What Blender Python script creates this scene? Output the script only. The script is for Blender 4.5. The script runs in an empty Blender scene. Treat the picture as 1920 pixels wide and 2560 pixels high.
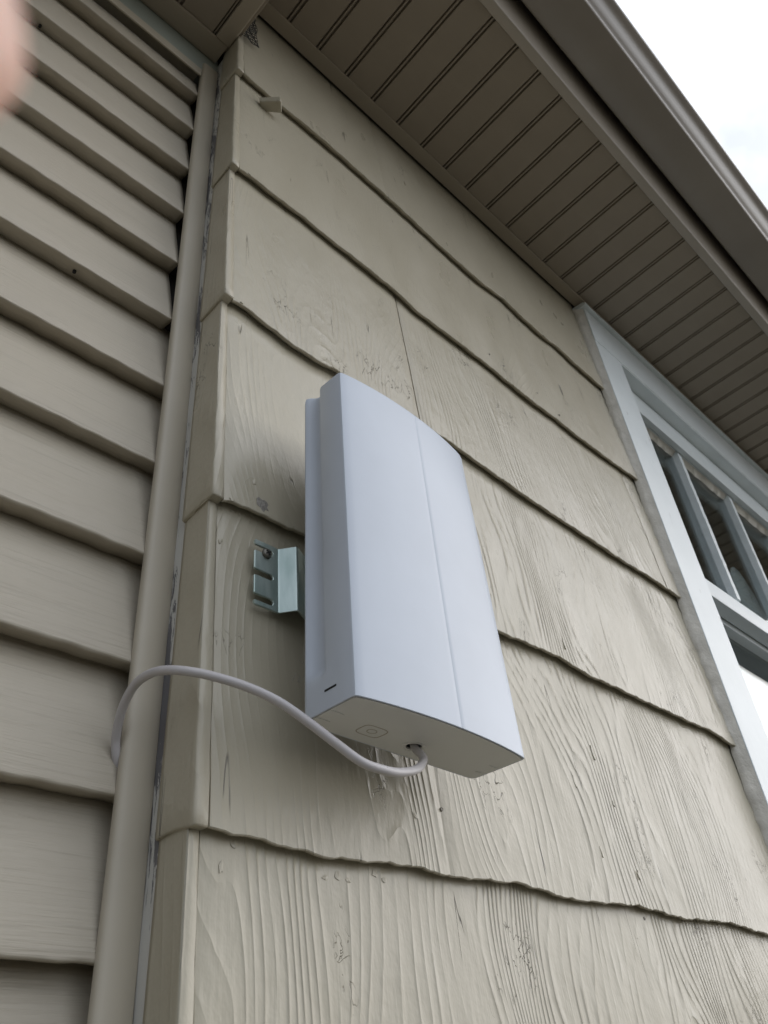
import bpy, bmesh, math, random
from mathutils import Vector, Matrix
random.seed(7)
R = math.radians
D = bpy.data
scene = bpy.context.scene
COL = scene.collection

# ------------------------------------------------------------------ camera, world, sun
CAM_POS = Vector((-0.32978, -0.50958, -0.19966))
CAM_M = Matrix(((0.71251, -0.69662, -0.08428), (-0.38558, -0.48875, 0.78275), (-0.58622, -0.52522, -0.61661)))
F_PX, PW, PH = 2046.06, 1920.0, 2560.0
GROUND_Z = -1.75

cam_d = D.cameras.new('camera')
cam_d.sensor_fit = 'HORIZONTAL'
cam_d.lens = 4.2
cam_d.sensor_width = 4.2 * PW / F_PX
cam_d.sensor_height = 4.2 * PH / F_PX
cam_d.clip_start = 0.005
cam_d.clip_end = 1000
cam_d.dof.use_dof = True
cam_d.dof.focus_distance = 0.85
cam_d.dof.aperture_fstop = 2.6
cam = D.objects.new('camera', cam_d)
cam.matrix_world = Matrix.Translation(CAM_POS) @ CAM_M.transposed().to_4x4()
COL.objects.link(cam)
scene.camera = cam

SUN_DIR = Vector((0.84, -0.44, 0.50)).normalized()       # towards the bright part of the cloud cover
sun_el = math.asin(SUN_DIR.z)
sun_az = math.atan2(SUN_DIR.x, SUN_DIR.y)                # clockwise from +Y

world = D.worlds.new('World')
scene.world = world
world.use_nodes = True
wt = world.node_tree
wt.nodes.clear()
w_out = wt.nodes.new('ShaderNodeOutputWorld')
w_bg = wt.nodes.new('ShaderNodeBackground')
w_bg.inputs['Strength'].default_value = 0.10
sky = wt.nodes.new('ShaderNodeTexSky')
sky.sky_type = 'NISHITA'
sky.sun_disc = False
sky.sun_elevation = sun_el
sky.sun_rotation = sun_az
sky.air_density = 1.0
sky.dust_density = 2.5
w_tc = wt.nodes.new('ShaderNodeTexCoord')
w_n = wt.nodes.new('ShaderNodeTexNoise')
w_n.inputs['Scale'].default_value = 2.3
w_n.inputs['Detail'].default_value = 6
w_n.inputs['Roughness'].default_value = 0.55
w_r = wt.nodes.new('ShaderNodeValToRGB')
w_r.color_ramp.elements[0].position = 0.38
w_r.color_ramp.elements[0].color = (0.40, 0.40, 0.40, 1)
w_r.color_ramp.elements[1].position = 0.64
w_r.color_ramp.elements[1].color = (0.97, 0.97, 0.97, 1)
w_m = wt.nodes.new('ShaderNodeMix')
w_m.data_type = 'RGBA'
w_m.inputs[7].default_value = (11.6, 12.1, 13.0, 1)         # thin bright cloud
# the cloud is brighter round the veiled sun
w_dot = wt.nodes.new('ShaderNodeVectorMath'); w_dot.operation = 'DOT_PRODUCT'
w_nrm = wt.nodes.new('ShaderNodeVectorMath'); w_nrm.operation = 'NORMALIZE'
wt.links.new(w_tc.outputs['Generated'], w_nrm.inputs[0])
wt.links.new(w_nrm.outputs[0], w_dot.inputs[0]); w_dot.inputs[1].default_value = SUN_DIR
w_mr = wt.nodes.new('ShaderNodeMapRange'); w_mr.interpolation_type = 'SMOOTHSTEP'
w_mr.inputs[1].default_value = -.6; w_mr.inputs[2].default_value = 1.0; w_mr.inputs[3].default_value = .50; w_mr.inputs[4].default_value = 1.65
wt.links.new(w_dot.outputs['Value'], w_mr.inputs[0])
w_sc = wt.nodes.new('ShaderNodeVectorMath'); w_sc.operation = 'SCALE'
w_sc.inputs[0].default_value = (11.2, 11.8, 12.9)
wt.links.new(w_mr.outputs[0], w_sc.inputs['Scale'])
wt.links.new(w_sc.outputs[0], w_m.inputs[7])
wt.links.new(w_tc.outputs['Generated'], w_n.inputs['Vector'])
wt.links.new(w_n.outputs['Fac'], w_r.inputs['Fac'])
wt.links.new(w_r.outputs['Color'], w_m.inputs[0])
wt.links.new(sky.outputs['Color'], w_m.inputs[6])
wt.links.new(w_m.outputs[2], w_bg.inputs['Color'])
wt.links.new(w_bg.outputs['Background'], w_out.inputs['Surface'])

sun_d = D.lights.new('sun', 'SUN')
sun_d.energy = 0.85
sun_d.angle = R(60)
sun_d.color = (1.0, 0.975, 0.94)
sun_o = D.objects.new('sun', sun_d)
sun_o.rotation_euler = (-SUN_DIR).to_track_quat('-Z', 'Y').to_euler()
sun_o.location = (3, -3, 5)
COL.objects.link(sun_o)

scene.view_settings.view_transform = 'Standard'
scene.view_settings.look = 'None'
scene.view_settings.gamma = 1
scene.view_settings.use_curve_mapping = False
scene.view_settings.exposure = -0.02

# ------------------------------------------------------------------ pixel -> point on a known plane
def ray(px, py):
    c = Vector(((px - PW / 2) / F_PX, -(py - PH / 2) / F_PX, -1.0))
    return CAM_M.transposed() @ c
def on_plane(px, py, axis, val):
    d = ray(px, py)
    i = 'xyz'.index(axis)
    return CAM_POS + d * ((val - CAM_POS[i]) / d[i])

# ------------------------------------------------------------------ helpers
def mesh_obj(name, verts, faces, mat=None, parent=None, smooth=False, bevel=0, seg=2):
    me = D.meshes.new(name)
    me.from_pydata([tuple(v) for v in verts], [], faces)
    bm = bmesh.new(); bm.from_mesh(me)
    bmesh.ops.recalc_face_normals(bm, faces=bm.faces)
    bm.to_mesh(me); bm.free()
    if smooth:
        for p in me.polygons: p.use_smooth = True
    o = D.objects.new(name, me)
    COL.objects.link(o)
    if mat: me.materials.append(mat)
    if parent: o.parent = parent
    if bevel:
        b = o.modifiers.new('bevel', 'BEVEL'); b.width = bevel; b.segments = seg; b.limit_method = 'ANGLE'; b.angle_limit = R(40)
        for p in me.polygons: p.use_smooth = True
        wn = o.modifiers.new('wn', 'WEIGHTED_NORMAL'); wn.keep_sharp = True
    return o

class MB:
    def __init__(s): s.v = []; s.f = []
    def add(s, v, f):
        n = len(s.v); s.v += [tuple(q) for q in v]; s.f += [tuple(n + i for i in q) for q in f]
    def box(s, a, b):
        (x0, y0, z0), (x1, y1, z1) = a, b
        s.add([(x0,y0,z0),(x1,y0,z0),(x1,y1,z0),(x0,y1,z0),(x0,y0,z1),(x1,y0,z1),(x1,y1,z1),(x0,y1,z1)],
              [(0,3,2,1),(4,5,6,7),(0,1,5,4),(1,2,6,5),(2,3,7,6),(3,0,4,7)])
    def extrude(s, prof, axis, a, b, closed=True, caps=True, steps=1, jit=None):
        """profile of 2-D points extruded along an axis; x: (y,z), y: (x,z), z: (x,y)"""
        def P(q, t):
            return {'x': (t, q[0], q[1]), 'y': (q[0], t, q[1]), 'z': (q[0], q[1], t)}[axis]
        n = len(prof); vs = []; fs = []
        for k in range(steps + 1):
            t = a + (b - a) * k / steps
            for i, q in enumerate(prof):
                p = P(q, t)
                if jit: p = jit(p, i)
                vs.append(p)
        m = n if closed else n - 1
        for k in range(steps):
            for i in range(m):
                j = (i + 1) % n
                fs.append((k*n+i, k*n+j, (k+1)*n+j, (k+1)*n+i))
        if closed and caps:
            fs.append(tuple(range(n-1, -1, -1))); fs.append(tuple(steps*n + i for i in range(n)))
        s.add(vs, fs)
    def build(s, name, mat=None, parent=None, **k): return mesh_obj(name, s.v, s.f, mat, parent, **k)

def box(name, a, b, mat, parent=None, bevel=0, **k):
    m = MB(); m.box(a, b); return m.build(name, mat, parent, bevel=bevel, **k)

def tube(m, pts, rad, n=12, cap=True):
    pts = [Vector(p) for p in pts]; vs = []; fs = []
    t0 = (pts[1] - pts[0]).normalized()
    up = Vector((0, 0, 1)) if abs(t0.z) < .9 else Vector((1, 0, 0))
    nrm = t0.cross(up).normalized()
    for i, p in enumerate(pts):
        t = (pts[min(i+1, len(pts)-1)] - pts[max(i-1, 0)]).normalized()
        nrm = (nrm - t * nrm.dot(t)).normalized(); bn = t.cross(nrm)
        r = rad(i / (len(pts)-1)) if callable(rad) else rad
        for k in range(n):
            a = 2*math.pi*k/n
            vs.append(p + nrm*math.cos(a)*r + bn*math.sin(a)*r)
    for i in range(len(pts)-1):
        for k in range(n):
            fs.append((i*n+k, i*n+(k+1)%n, (i+1)*n+(k+1)%n, (i+1)*n+k))
    if cap:
        fs.append(tuple(range(n-1, -1, -1))); fs.append(tuple((len(pts)-1)*n+i for i in range(n)))
    m.add(vs, fs)

def catmull(P, per=8):
    P = [Vector(p) for p in P]; out = []
    for i in range(len(P)-1):
        p0 = P[max(i-1, 0)]; p1 = P[i]; p2 = P[i+1]; p3 = P[min(i+2, len(P)-1)]
        for k in range(per):
            t = k/per
            out.append(.5*((2*p1)+(-p0+p2)*t+(2*p0-5*p1+4*p2-p3)*t*t+(-p0+3*p1-3*p2+p3)*t**3))
    out.append(P[-1]); return out

def empty(name, loc, label=None, cat=None, parent=None):
    o = D.objects.new(name, None); o.empty_display_size = .05; o.location = loc
    COL.objects.link(o)
    if label: o['label'] = label
    if cat: o['category'] = cat
    if parent: o.parent = parent
    return o
def adopt(parent, *objs):
    """parent while keeping world positions (parents are unrotated empties)"""
    off = Vector((0, 0, 0)); p = parent
    while p: off += p.location; p = p.parent
    for o in objs:
        o.parent = parent; o.location = Vector(o.location) - off

# ------------------------------------------------------------------ materials
class N:
    def __init__(s, name):
        s.m = D.materials.new(name); s.m.use_nodes = True; s.t = s.m.node_tree; s.t.nodes.clear()
        s.o = s.t.nodes.new('ShaderNodeOutputMaterial')
    def n(s, typ, **k):
        x = s.t.nodes.new('ShaderNode' + typ)
        for a, b in k.items(): setattr(x, a, b)
        return x
    def l(s, a, b): s.t.links.new(a, b)
    def val(s, sock, v):
        if hasattr(v, 'is_linked') or hasattr(v, 'links'): s.l(v, sock)
        else: sock.default_value = v
    def math(s, op, a, b=None, clamp=False):
        x = s.n('Math', operation=op); x.use_clamp = clamp
        s.val(x.inputs[0], a)
        if b is not None: s.val(x.inputs[1], b)
        return x.outputs[0]
    def rng(s, v, a, b, c=0., d=1.):
        x = s.n('MapRange'); s.val(x.inputs[0], v)
        for i, q in enumerate((a, b, c, d)): s.val(x.inputs[i+1], q)
        return x.outputs[0]
    def noise(s, vec, scale, detail=3, rough=.5, dist=0.):
        x = s.n('TexNoise'); s.l(vec, x.inputs['Vector'])
        x.inputs['Scale'].default_value = scale; x.inputs['Detail'].default_value = detail
        x.inputs['Roughness'].default_value = rough; x.inputs['Distortion'].default_value = dist
        return x.outputs['Fac']
    def mapping(s, vec, scale=(1,1,1), loc=None):
        x = s.n('Mapping'); s.l(vec, x.inputs['Vector']); x.inputs['Scale'].default_value = scale
        if loc is not None: s.val(x.inputs['Location'], loc)
        return x.outputs[0]
    def mix(s, f, a, b, blend='MIX'):
        x = s.n('Mix', data_type='RGBA', blend_type=blend); s.val(x.inputs[0], f)
        for i, q in ((6, a), (7, b)):
            if isinstance(q, tuple): x.inputs[i].default_value = q if len(q) == 4 else q + (1,)
            else: s.l(q, x.inputs[i])
        return x.outputs[2]
    def bump(s, h, strength, dist, normal=None):
        x = s.n('Bump'); s.l(h, x.inputs['Height']); s.val(x.inputs['Strength'], strength); x.inputs['Distance'].default_value = dist
        if normal: s.l(normal, x.inputs['Normal'])
        return x.outputs[0]
    def bsdf(s, color, rough=.5, normal=None, **k):
        x = s.n('BsdfPrincipled')
        if isinstance(color, tuple): x.inputs['Base Color'].default_value = color if len(color) == 4 else color + (1,)
        else: s.l(color, x.inputs['Base Color'])
        s.val(x.inputs['Roughness'], rough)
        if normal: s.l(normal, x.inputs['Normal'])
        for a, b in k.items(): s.val(x.inputs[a.replace('_', ' ')], b)
        s.l(x.outputs[0], s.o.inputs['Surface']); return x
    def coord(s): return s.n('TexCoord').outputs['Object']

TAUPE = (0.425, 0.386, 0.298)

def shingle_mat(name, axis_return=False):
    """thick old paint over shakes with raised cathedral grain, chips and hairline cracks"""
    m = N(name)
    tc = m.n('NewGeometry').outputs['Position']
    oi = m.n('ObjectInfo').outputs['Random']
    off = m.n('CombineXYZ'); m.l(m.math('MULTIPLY', oi, 23.0), off.inputs[0]); m.l(m.math('MULTIPLY', oi, 7.0), off.inputs[2])
    add = m.n('VectorMath', operation='ADD'); m.l(tc, add.inputs[0]); m.l(off.outputs[0], add.inputs[1])
    v = add.outputs[0]
    sep = m.n('SeparateXYZ'); m.l(v, sep.inputs[0])
    wsep = m.n('SeparateXYZ'); m.l(tc, wsep.inputs[0])
    u = sep.outputs[1] if axis_return else sep.outputs[0]
    # growth rings: contours of a field stretched along z -> cathedrals and long flowing lines
    field = m.noise(m.mapping(v, (4.6, 4.6, 1.35)), 1.0, 2, .40, .25)
    fine = m.noise(m.mapping(v, (30, 30, 2.2)), 1.0, 3, .6)
    ph = m.math('ADD', m.math('MULTIPLY', u, 72.0), m.math('MULTIPLY', field, 40.0))
    ph = m.math('ADD', ph, m.math('MULTIPLY', fine, .55))
    fr = m.math('FRACT', ph)
    ridge = m.math('POWER', m.math('SUBTRACT', 1.0, m.math('ABSOLUTE', m.math('SUBTRACT', m.math('MULTIPLY', fr, 2.0), 1.0))), 3.0)
    fib = m.noise(m.mapping(v, (330, 330, 7)), 1.0, 3, .6)
    patch = m.rng(m.noise(m.mapping(v, (3.2, 3.2, 1.9)), 1.0, 2), .36, .64, .12, 1.0)
    low = m.rng(wsep.outputs[2], 1.25, .05, .10, 1.0)
    left = m.rng(wsep.outputs[0], .02, .50, .50, 1.0)
    amt = m.math('MULTIPLY', m.math('MULTIPLY', patch, low), left)
    # broken strokes: ridges come and go along their length
    brk = m.rng(m.noise(m.mapping(v, (75, 75, 9)), 1.0, 2), .33, .60, .1, 1.0)
    h1 = m.math('MULTIPLY', m.math('MULTIPLY', ridge, brk), amt)
    h1 = m.math('ADD', h1, m.math('MULTIPLY', m.math('MULTIPLY', fib, .20), m.math('ADD', amt, .12)))
    nrm = m.bump(h1, 1.0, .0019)
    lump = m.noise(m.mapping(v, (38, 38, 22)), 1.0, 4, .6)
    nrm = m.bump(lump, .40, .004, nrm)
    # chips and hairlines
    cn = m.noise(m.mapping(v, (58, 58, 26)), 1.0, 3, .6, .5)
    line = m.rng(m.math('ABSOLUTE', m.math('SUBTRACT', cn, .5)), .0, .011, 1.0, .0)
    where = m.rng(m.noise(m.mapping(v, (9.5, 9.5, 7.5)), 1.0, 3, .55), .60, .66)
    crack = m.math('MULTIPLY', line, where, True)
    # long checks that run with the grain
    cn2 = m.noise(m.mapping(v, (44, 44, 1.4)), 1.0, 2, .5)
    line2 = m.rng(m.math('ABSOLUTE', m.math('SUBTRACT', cn2, .5)), .0, .006, 1.0, .0)
    where2 = m.rng(m.noise(m.mapping(v, (30, 30, 8.5)), 1.0, 2), .625, .67)
    crack = m.math('MAXIMUM', crack, m.math('MULTIPLY', line2, where2))
    nrm = m.bump(m.math('SUBTRACT', 1.0, crack), .7, .0012, nrm)
    tint = m.noise(m.mapping(v, (2.5, 2.5, 1.4)), 1.0, 4, .6)
    col = m.mix(m.rng(tint, .3, .7), (TAUPE[0]*.95, TAUPE[1]*.95, TAUPE[2]*.93), (TAUPE[0]*1.05, TAUPE[1]*1.05, TAUPE[2]*1.06))
    streak = m.rng(m.noise(m.mapping(v, (120, 120, 5)), 1.0, 3, .6), .62, .78, 0, .06)
    col = m.mix(m.math('MULTIPLY', streak, m.math('ADD', amt, .1)), col, (.24, .215, .17))
    col = m.mix(m.math('MULTIPLY', crack, .85), col, (.055, .047, .035))
    ro = m.rng(m.noise(m.mapping(v, (14, 14, 6)), 1.0, 3), .3, .7, .26, .40)
    m.bsdf(col, ro, nrm, Specular_IOR_Level=.5)
    return m.m

def simple(name, col, rough=.5, bumpscale=None, bs=.2, bd=.001, var=.06, vscale=6, **k):
    m = N(name); v = m.coord()
    c = m.mix(m.rng(m.noise(v, vscale, 4, .6), .3, .7), tuple(q*(1-var) for q in col), tuple(min(1, q*(1+var)) for q in col))
    nr = None
    if bumpscale: nr = m.bump(m.noise(v, bumpscale, 4, .6), bs, bd)
    m.bsdf(c, rough, nr, **k); return m.m

def vinyl_mat(name, col, rough=.5):
    """embossed cedar grain running along the panel"""
    m = N(name); v = m.coord()
    g = m.noise(m.mapping(v, (9, 60, 330)), 1.0, 4, .65, .4)
    g2 = m.noise(m.mapping(v, (3.5, 9, 60)), 1.0, 3, .5, .3)
    nr = m.bump(m.math('ADD', m.math('MULTIPLY', g, .8), m.math('MULTIPLY', g2, .5)), .7, .0018)
    dirt = m.rng(m.noise(m.mapping(v, (5, 5, 9)), 1.0, 5, .65), .5, .8, 0, .30)
    c = m.mix(dirt, col, tuple(q*.80 for q in col))
    fine = m.rng(g, .56, .72, 0, .34)
    c = m.mix(fine, c, tuple(q*.66 for q in col))
    m.bsdf(c, rough, nr); return m.m

def peel_mat(name):
    """flaking paint over grey weathered wood"""
    m = N(name); v = m.coord()
    a = m.noise(m.mapping(v, (170, 170, 34)), 1.0, 6, .7, .6)
    big = m.noise(m.mapping(v, (20, 20, 5.5)), 1.0, 2, .5)
    f = m.rng(m.math('ADD', a, m.math('MULTIPLY', m.math('SUBTRACT', big, .5), 1.1)), .52, .55)
    c = m.mix(f, (.56, .55, .51), (.15, .145, .15))
    nr = m.bump(f, -.8, .0012)
    m.bsdf(c, .65, nr); return m.m

def window_paint():
    m = N('white_window_paint'); v = m.coord()
    fl = m.rng(m.noise(m.mapping(v, (55, 55, 22)), 1.0, 5, .65, .6), .64, .67, 0, .8)
    big = m.rng(m.noise(v, 5.0, 3), .45, .65)
    chip = m.math('MULTIPLY', fl, big)
    c = m.mix(m.rng(m.noise(v, 8, 4), .3, .7), (.64, .685, .69), (.71, .755, .76))
    c = m.mix(chip, c, (.42, .43, .42))
    nr = m.bump(m.math('ADD', m.noise(m.mapping(v, (60, 60, 18)), 1.0, 4, .6), m.math('MULTIPLY', chip, -.6)), .35, .0016)
    m.bsdf(c, .38, nr); return m.m

M_SH = shingle_mat('painted_shake')
M_SHR = shingle_mat('painted_shake_return', True)
M_BUTT = M_SH
M_VINYL = vinyl_mat('embossed_vinyl', (.445, .398, .318))
M_TRIM = simple('beige_vinyl_trim', (.455, .408, .322), .42, 40, .12, .001)
M_FRIEZE = simple('pale_green_board', (.31, .34, .30), .5, 60, .3, .001, .1)
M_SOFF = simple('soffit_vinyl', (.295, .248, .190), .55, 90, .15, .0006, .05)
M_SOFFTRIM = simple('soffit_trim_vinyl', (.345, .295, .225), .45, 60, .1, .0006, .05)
M_FASC = simple('aluminium_fascia', (.40, .355, .30), .40, 30, .12, .001, .04)
M_GUT = simple('gutter_aluminium', (.285, .252, .215), .30, 24, .12, .001, .06)
M_ROOF = simple('asphalt_roof', (.07, .065, .06), .9, 120, .6, .003, .25, 40)
M_DARK = simple('wall_cavity', (.05, .045, .04), .9)
M_PEEL = peel_mat('peeling_paint')
M_WIN = window_paint()
M_CAULK = simple('caulk', (.62, .59, .52), .5, 120, .8, .002, .12, 30)
M_ROOM = simple('room_plaster', (.16, .15, .14), .9)
M_PLASTIC = simple('white_plastic', (.52, .565, .635), .36, 900, .05, .0002, .035, 9)  # blue cast of the sky light is put into the base colour
M_CAP = simple('white_plastic_underside', (.72, .72, .70), .5, 900, .05, .0002, .015)  # same plastic, brightened in colour to make up for dim ground bounce
M_CABLE = simple('grey_cable_jacket', (.50, .475, .475), .38, 200, .05, .0003, .03)
M_BLACK = simple('hole_shade_paint', (.012, .012, .012), .8)  # near-black colour stands in for shade inside small openings
M_SCREW = simple('blackened_screw', (.16, .15, .13), .4, Metallic=.7)
M_WIRE = simple('rusty_screen_wire', (.03, .03, .028), .7)
M_PLATE = simple('grey_plate', (.60, .63, .64), .5, 70, .3, .001, .25, 40)

def zinc():
    m = N('zinc_plated_steel'); v = m.coord()
    c = m.mix(m.rng(m.noise(m.mapping(v, (90, 90, 22)), 1.0, 4), .3, .7), (.40, .50, .47), (.60, .69, .66))
    nr = m.bump(m.noise(m.mapping(v, (260, 260, 30)), 1.0, 3), .12, .0005)
    m.bsdf(c, .36, nr, Metallic=.85); return m.m
M_ZINC = zinc()
def glass():
    m = N('window_glass')
    fr = m.n('Fresnel'); fr.inputs['IOR'].default_value = 1.52
    v = m.coord()
    nb = m.bump(m.noise(v, 6.0, 2), .04, .01)
    gl = m.n('BsdfGlossy'); gl.inputs['Roughness'].default_value = .015; gl.inputs['Color'].default_value = (1, 1, 1, 1); m.l(nb, gl.inputs['Normal'])
    tr = m.n('BsdfTransparent'); tr.inputs['Color'].default_value = (.82, .86, .86, 1)
    mx = m.n('MixShader'); m.l(m.math('MULTIPLY', fr.outputs[0], .62, True), mx.inputs[0]); m.l(tr.outputs[0], mx.inputs[1]); m.l(gl.outputs[0], mx.inputs[2])
    m.l(mx.outputs[0], m.o.inputs['Surface']); return m.m
M_GLASS = glass()
def skin():
    m = N('skin'); v = m.coord()
    c = m.mix(m.rng(m.noise(v, 90, 4), .3, .7), (.64, .40, .32), (.72, .48, .39))
    m.bsdf(c, .5, m.bump(m.noise(v, 900, 3), .2, .0003), Subsurface_Weight=.15); return m.m
M_SKIN = skin()
def lawn():
    m = N('lawn'); v = m.coord()
    c = m.mix(m.noise(v, .6, 6, .7), (.075, .070, .054), (.135, .123, .095))
    m.bsdf(c, .9, m.bump(m.noise(v, 60, 4), .6, .03)); return m.m

# ------------------------------------------------------------------ ground
gm = MB()
gm.add([(-300,-300,GROUND_Z),(300,-300,GROUND_Z),(300,300,GROUND_Z),(-300,300,GROUND_Z)], [(0,1,2,3)])
ground = gm.build('ground', lawn()); ground['kind'] = 'structure'

# ------------------------------------------------------------------ the house
house = empty('house', (0, 0, GROUND_Z), 'taupe painted house corner with shake wall, vinyl siding wall, soffit, gutter and white window', 'house')
def part(name, label=None):
    e = D.objects.new(name, None); e.empty_display_size = .05; COL.objects.link(e); e.parent = house
    if label: e['label'] = label
    return e
def own(o, parent):            # vertices are written in world coordinates; the house root sits at ground level
    o.parent = parent; o.location.z = -GROUND_Z if parent is house else 0
    return o
shake_wall = part('shake_wall', 'taupe painted wall of wide wood grained shakes in wavy courses')
vinyl_wall = part('vinyl_wall', 'beige vinyl siding wall of narrow stepped courses')
soffit = part('soffit', 'dark beige grooved soffit under the eave')
gutter = part('rain_gutter', 'brown grey metal rain gutter along the roof edge')
window = part('window', 'white painted divided light sash window under the soffit')
for e in (shake_wall, vinyl_wall, soffit, gutter, window): e.location = (0, 0, -GROUND_Z)

# --- hidden carcass: sheathing, room, roof
XR = 3.2                       # right end of what is built
WX0, WX1, WZ0, WZ1 = 1.178, 2.475, -0.10, 1.335          # window opening
m = MB()
m.box((0.012, 0.014, GROUND_Z), (WX0, 0.12, 1.52)); m.box((WX1, 0.014, GROUND_Z), (XR, 0.12, 1.52))
m.box((WX0, 0.014, WZ1), (WX1, 0.12, 1.52)); m.box((WX0, 0.014, GROUND_Z), (WX1, 0.12, WZ0))
m.box((0.012, 0.0141, GROUND_Z), (0.0125, 0.2, 1.5))
own(m.build('sheathing', M_DARK), shake_wall)
m = MB(); m.box((-2.4, 0.095, GROUND_Z), (0.0119, 0.19, 1.52)); own(m.build('sheathing', M_DARK), vinyl_wall)
m = MB()                       # room seen through the panes
m.add([(.3,.2,-1.2),(3.1,.2,-1.2),(3.1,3.2,-1.2),(.3,3.2,-1.2),(.3,.2,1.5),(3.1,.2,1.5),(3.1,3.2,1.5),(.3,3.2,1.5)],
      [(0,1,2,3),(4,7,6,5),(2,3,7,6),(0,3,7,4),(1,2,6,5)])
own(m.build('room', M_ROOM), house)
m = MB()
m.extrude([(-.43, 1.625), (-.43, 1.645), (3.6, 3.26), (3.6, 3.24)], 'x', -2.4, XR)
own(m.build('roof', M_ROOF), house)  # out of view, added to block light from above
m = MB(); m.box((-2.4, .19, GROUND_Z), (-2.38, 3.5, 2.9)); m.box((XR, .0, GROUND_Z), (XR+.02, 3.5, 2.9)); m.box((-2.4, 3.5, GROUND_Z), (XR, 3.52, 2.9))
own(m.build('far_wall', M_DARK), house)

# --- shake courses.  Butt lines read off the wall plane
S = 960/1659
def r1(x, y): return (S*x, S*y)
def r3(x, y): return (S*x, 640+S*y)
def r5(x, y): return (S*x, 1280+S*y)
def r6(x, y): return (960+S*x, 1280+S*y)
def r7(x, y): return (S*x, 1920+S*y)
def r8(x, y): return (960+S*x, 1920+S*y)
def q4(x, y): return (1000+.42194*x, 700+.42194*y)
LINES = {
 'A': [r1(*p) for p in ((1030,290),(1090,345),(1165,410),(1220,455),(1300,520),(1400,605),(1500,690),(1600,780))] +
      [q4(*p) for p in ((470,0),(620,110),(740,230),(850,330),(940,395),(1060,510),(1150,590))],
 'B': [r1(*p) for p in ((1008,702),(1100,770),(1200,850),(1310,930),(1420,1020),(1520,1100))] +
      [q4(*p) for p in ((0,78),(100,175),(230,275),(400,405),(540,510),(640,595),(780,710),(940,825),(1060,925),(1200,1030),(1370,1150))],
 'C': [r3(*p) for p in ((975,165),(1080,230),(1180,310),(1290,395),(1400,465),(1460,495))] +
      [q4(*p) for p in ((310,965),(480,1085),(620,1185),(740,1275),(880,1365),(1020,1455))] +
      [r6(*p) for p in ((850,85),(1000,185),(1130,265),(1268,360))],
 'D': [r3(*p) for p in ((942,1045),(1010,1066),(1100,1098))] + [r5(*p) for p in ((1180,35),(1310,92))] +
      [r6(*p) for p in ((505,520),(640,575),(760,625),(900,712),(1020,765),(1170,835),(1320,905),(1420,945),(1510,1008))],
 'E': [r7(*p) for p in ((830,240),(900,255),(1000,280),(1110,305),(1200,330),(1300,355),(1400,385),(1500,397))] +
      [r8(*p) for p in ((0,412),(130,425),(290,468),(450,485),(600,500),(700,530),(800,562),(900,578),(1020,588),(1100,595),(1200,620),(1300,650),(1400,658),(1500,668),(1655,715))],
}
NOSE = -0.0056                 # front of a butt; the course below starts at BACK
BACK = 0.0029
CW = {}
for kx, (L, pts) in enumerate(LINES.items()):
    CW[4-kx] = sorted([(p.x, p.z) for p in (on_plane(a, b, 'y', NOSE) for a, b in pts)])
def butt(k, x):
    """height of the butt line of course k at x"""
    if k in CW:
        P = CW[k]
        if x <= P[0][0]: z = P[0][1]
        elif x >= P[-1][0]: z = P[-1][1]
        else:
            for (a, za), (b, zb) in zip(P, P[1:]):
                if a <= x <= b:
                    t = (x-a)/max(b-a, 1e-6); t = t*t*(3-2*t)*.5 + t*.5
                    z = za + (zb-za)*t; break
    elif k > 4: z = 1.5
    else: z = .3*k + .004*math.sin(x*9+k) + .003*math.sin(x*23+2*k)
    return z + .0007*math.sin(x*140+k*5) + .0005*math.sin(x*331+k)
def top_of(k, x): return 1.515 if k == 4 else butt(k+1, x) + .022
def shake(k, x0, x1, parent, name='shake'):
    n = max(2, int((x1-x0)/.007)); vs = []; fs = []
    sh = random.uniform(-.0006, .0006)
    rows = 9
    for i in range(n+1):
        x = x0 + (x1-x0)*i/n
        if i == 0 and x0 < .02: x += .0004
        zb = butt(k, x) + random.uniform(-.0003, .0003); zt = top_of(k, x)
        nose = NOSE + sh + .0006*math.sin(x*31+k*3)
        edge = .0012 if i in (0, n) else 0
        col = [(BACK+.006, zb+.0125), (nose+.0042, zb+.0005), (nose+.0008+edge, zb+.0001), (nose+edge*.6, zb+.0010)]
        for j in range(1, rows):
            t = j/(rows-1)
            y = nose + (BACK+.0035-nose)*t + .0007*math.sin(x*17+t*5+k*2)*math.sin(t*3.1) + edge
            col.append((y, zb+.0010+(zt-zb-.0010)*t))
        col.append((BACK+.011, zt)); 
        crk = (lambda z: max(0, .0011*math.sin(z*61+k*2)*math.sin(z*17+k) + (.0004 if k < 1 else 0))) if i == 0 and x0 < .02 else (lambda z: 0)
        vs += [(x+crk(z), y, z) for y, z in col]
        c = len(col)
    for i in range(n):
        for j in range(c-1): fs.append((i*c+j, (i+1)*c+j, (i+1)*c+j+1, i*c+j+1))
    fs.append(tuple(range(c))); fs.append(tuple(n*c+j for j in range(c-1, -1, -1)))
    o = mesh_obj(name, vs, fs, M_SH)
    for p in o.data.polygons: p.use_smooth = len(p.vertices) == 4
    es = o.modifiers.new('es', 'EDGE_SPLIT'); es.split_angle = R(24)
    return own(o, parent)
JOINTS = {4: [.334], 3: [], 2: [.330, 1.000], 1: [.20], 0: [.271], -1: [], -2: [.3, .95], -3: [.62], -4: [.25, .9], -5: [.5]}
XE = 1.0595                    # shakes stop at the casing left of the window
for k in range(4, -6, -1):
    xs = [.0108] + JOINTS[k] + [XE]
    for a, b in zip(xs, xs[1:]):
        g = lambda x: .0011 if x == .330 else .00025
        shake(k, (a if k < 1 else .0104) if a == .0108 else a + g(a), b if b == XE else b - g(b), shake_wall)
for k in range(-1, -6, -1): pass
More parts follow.
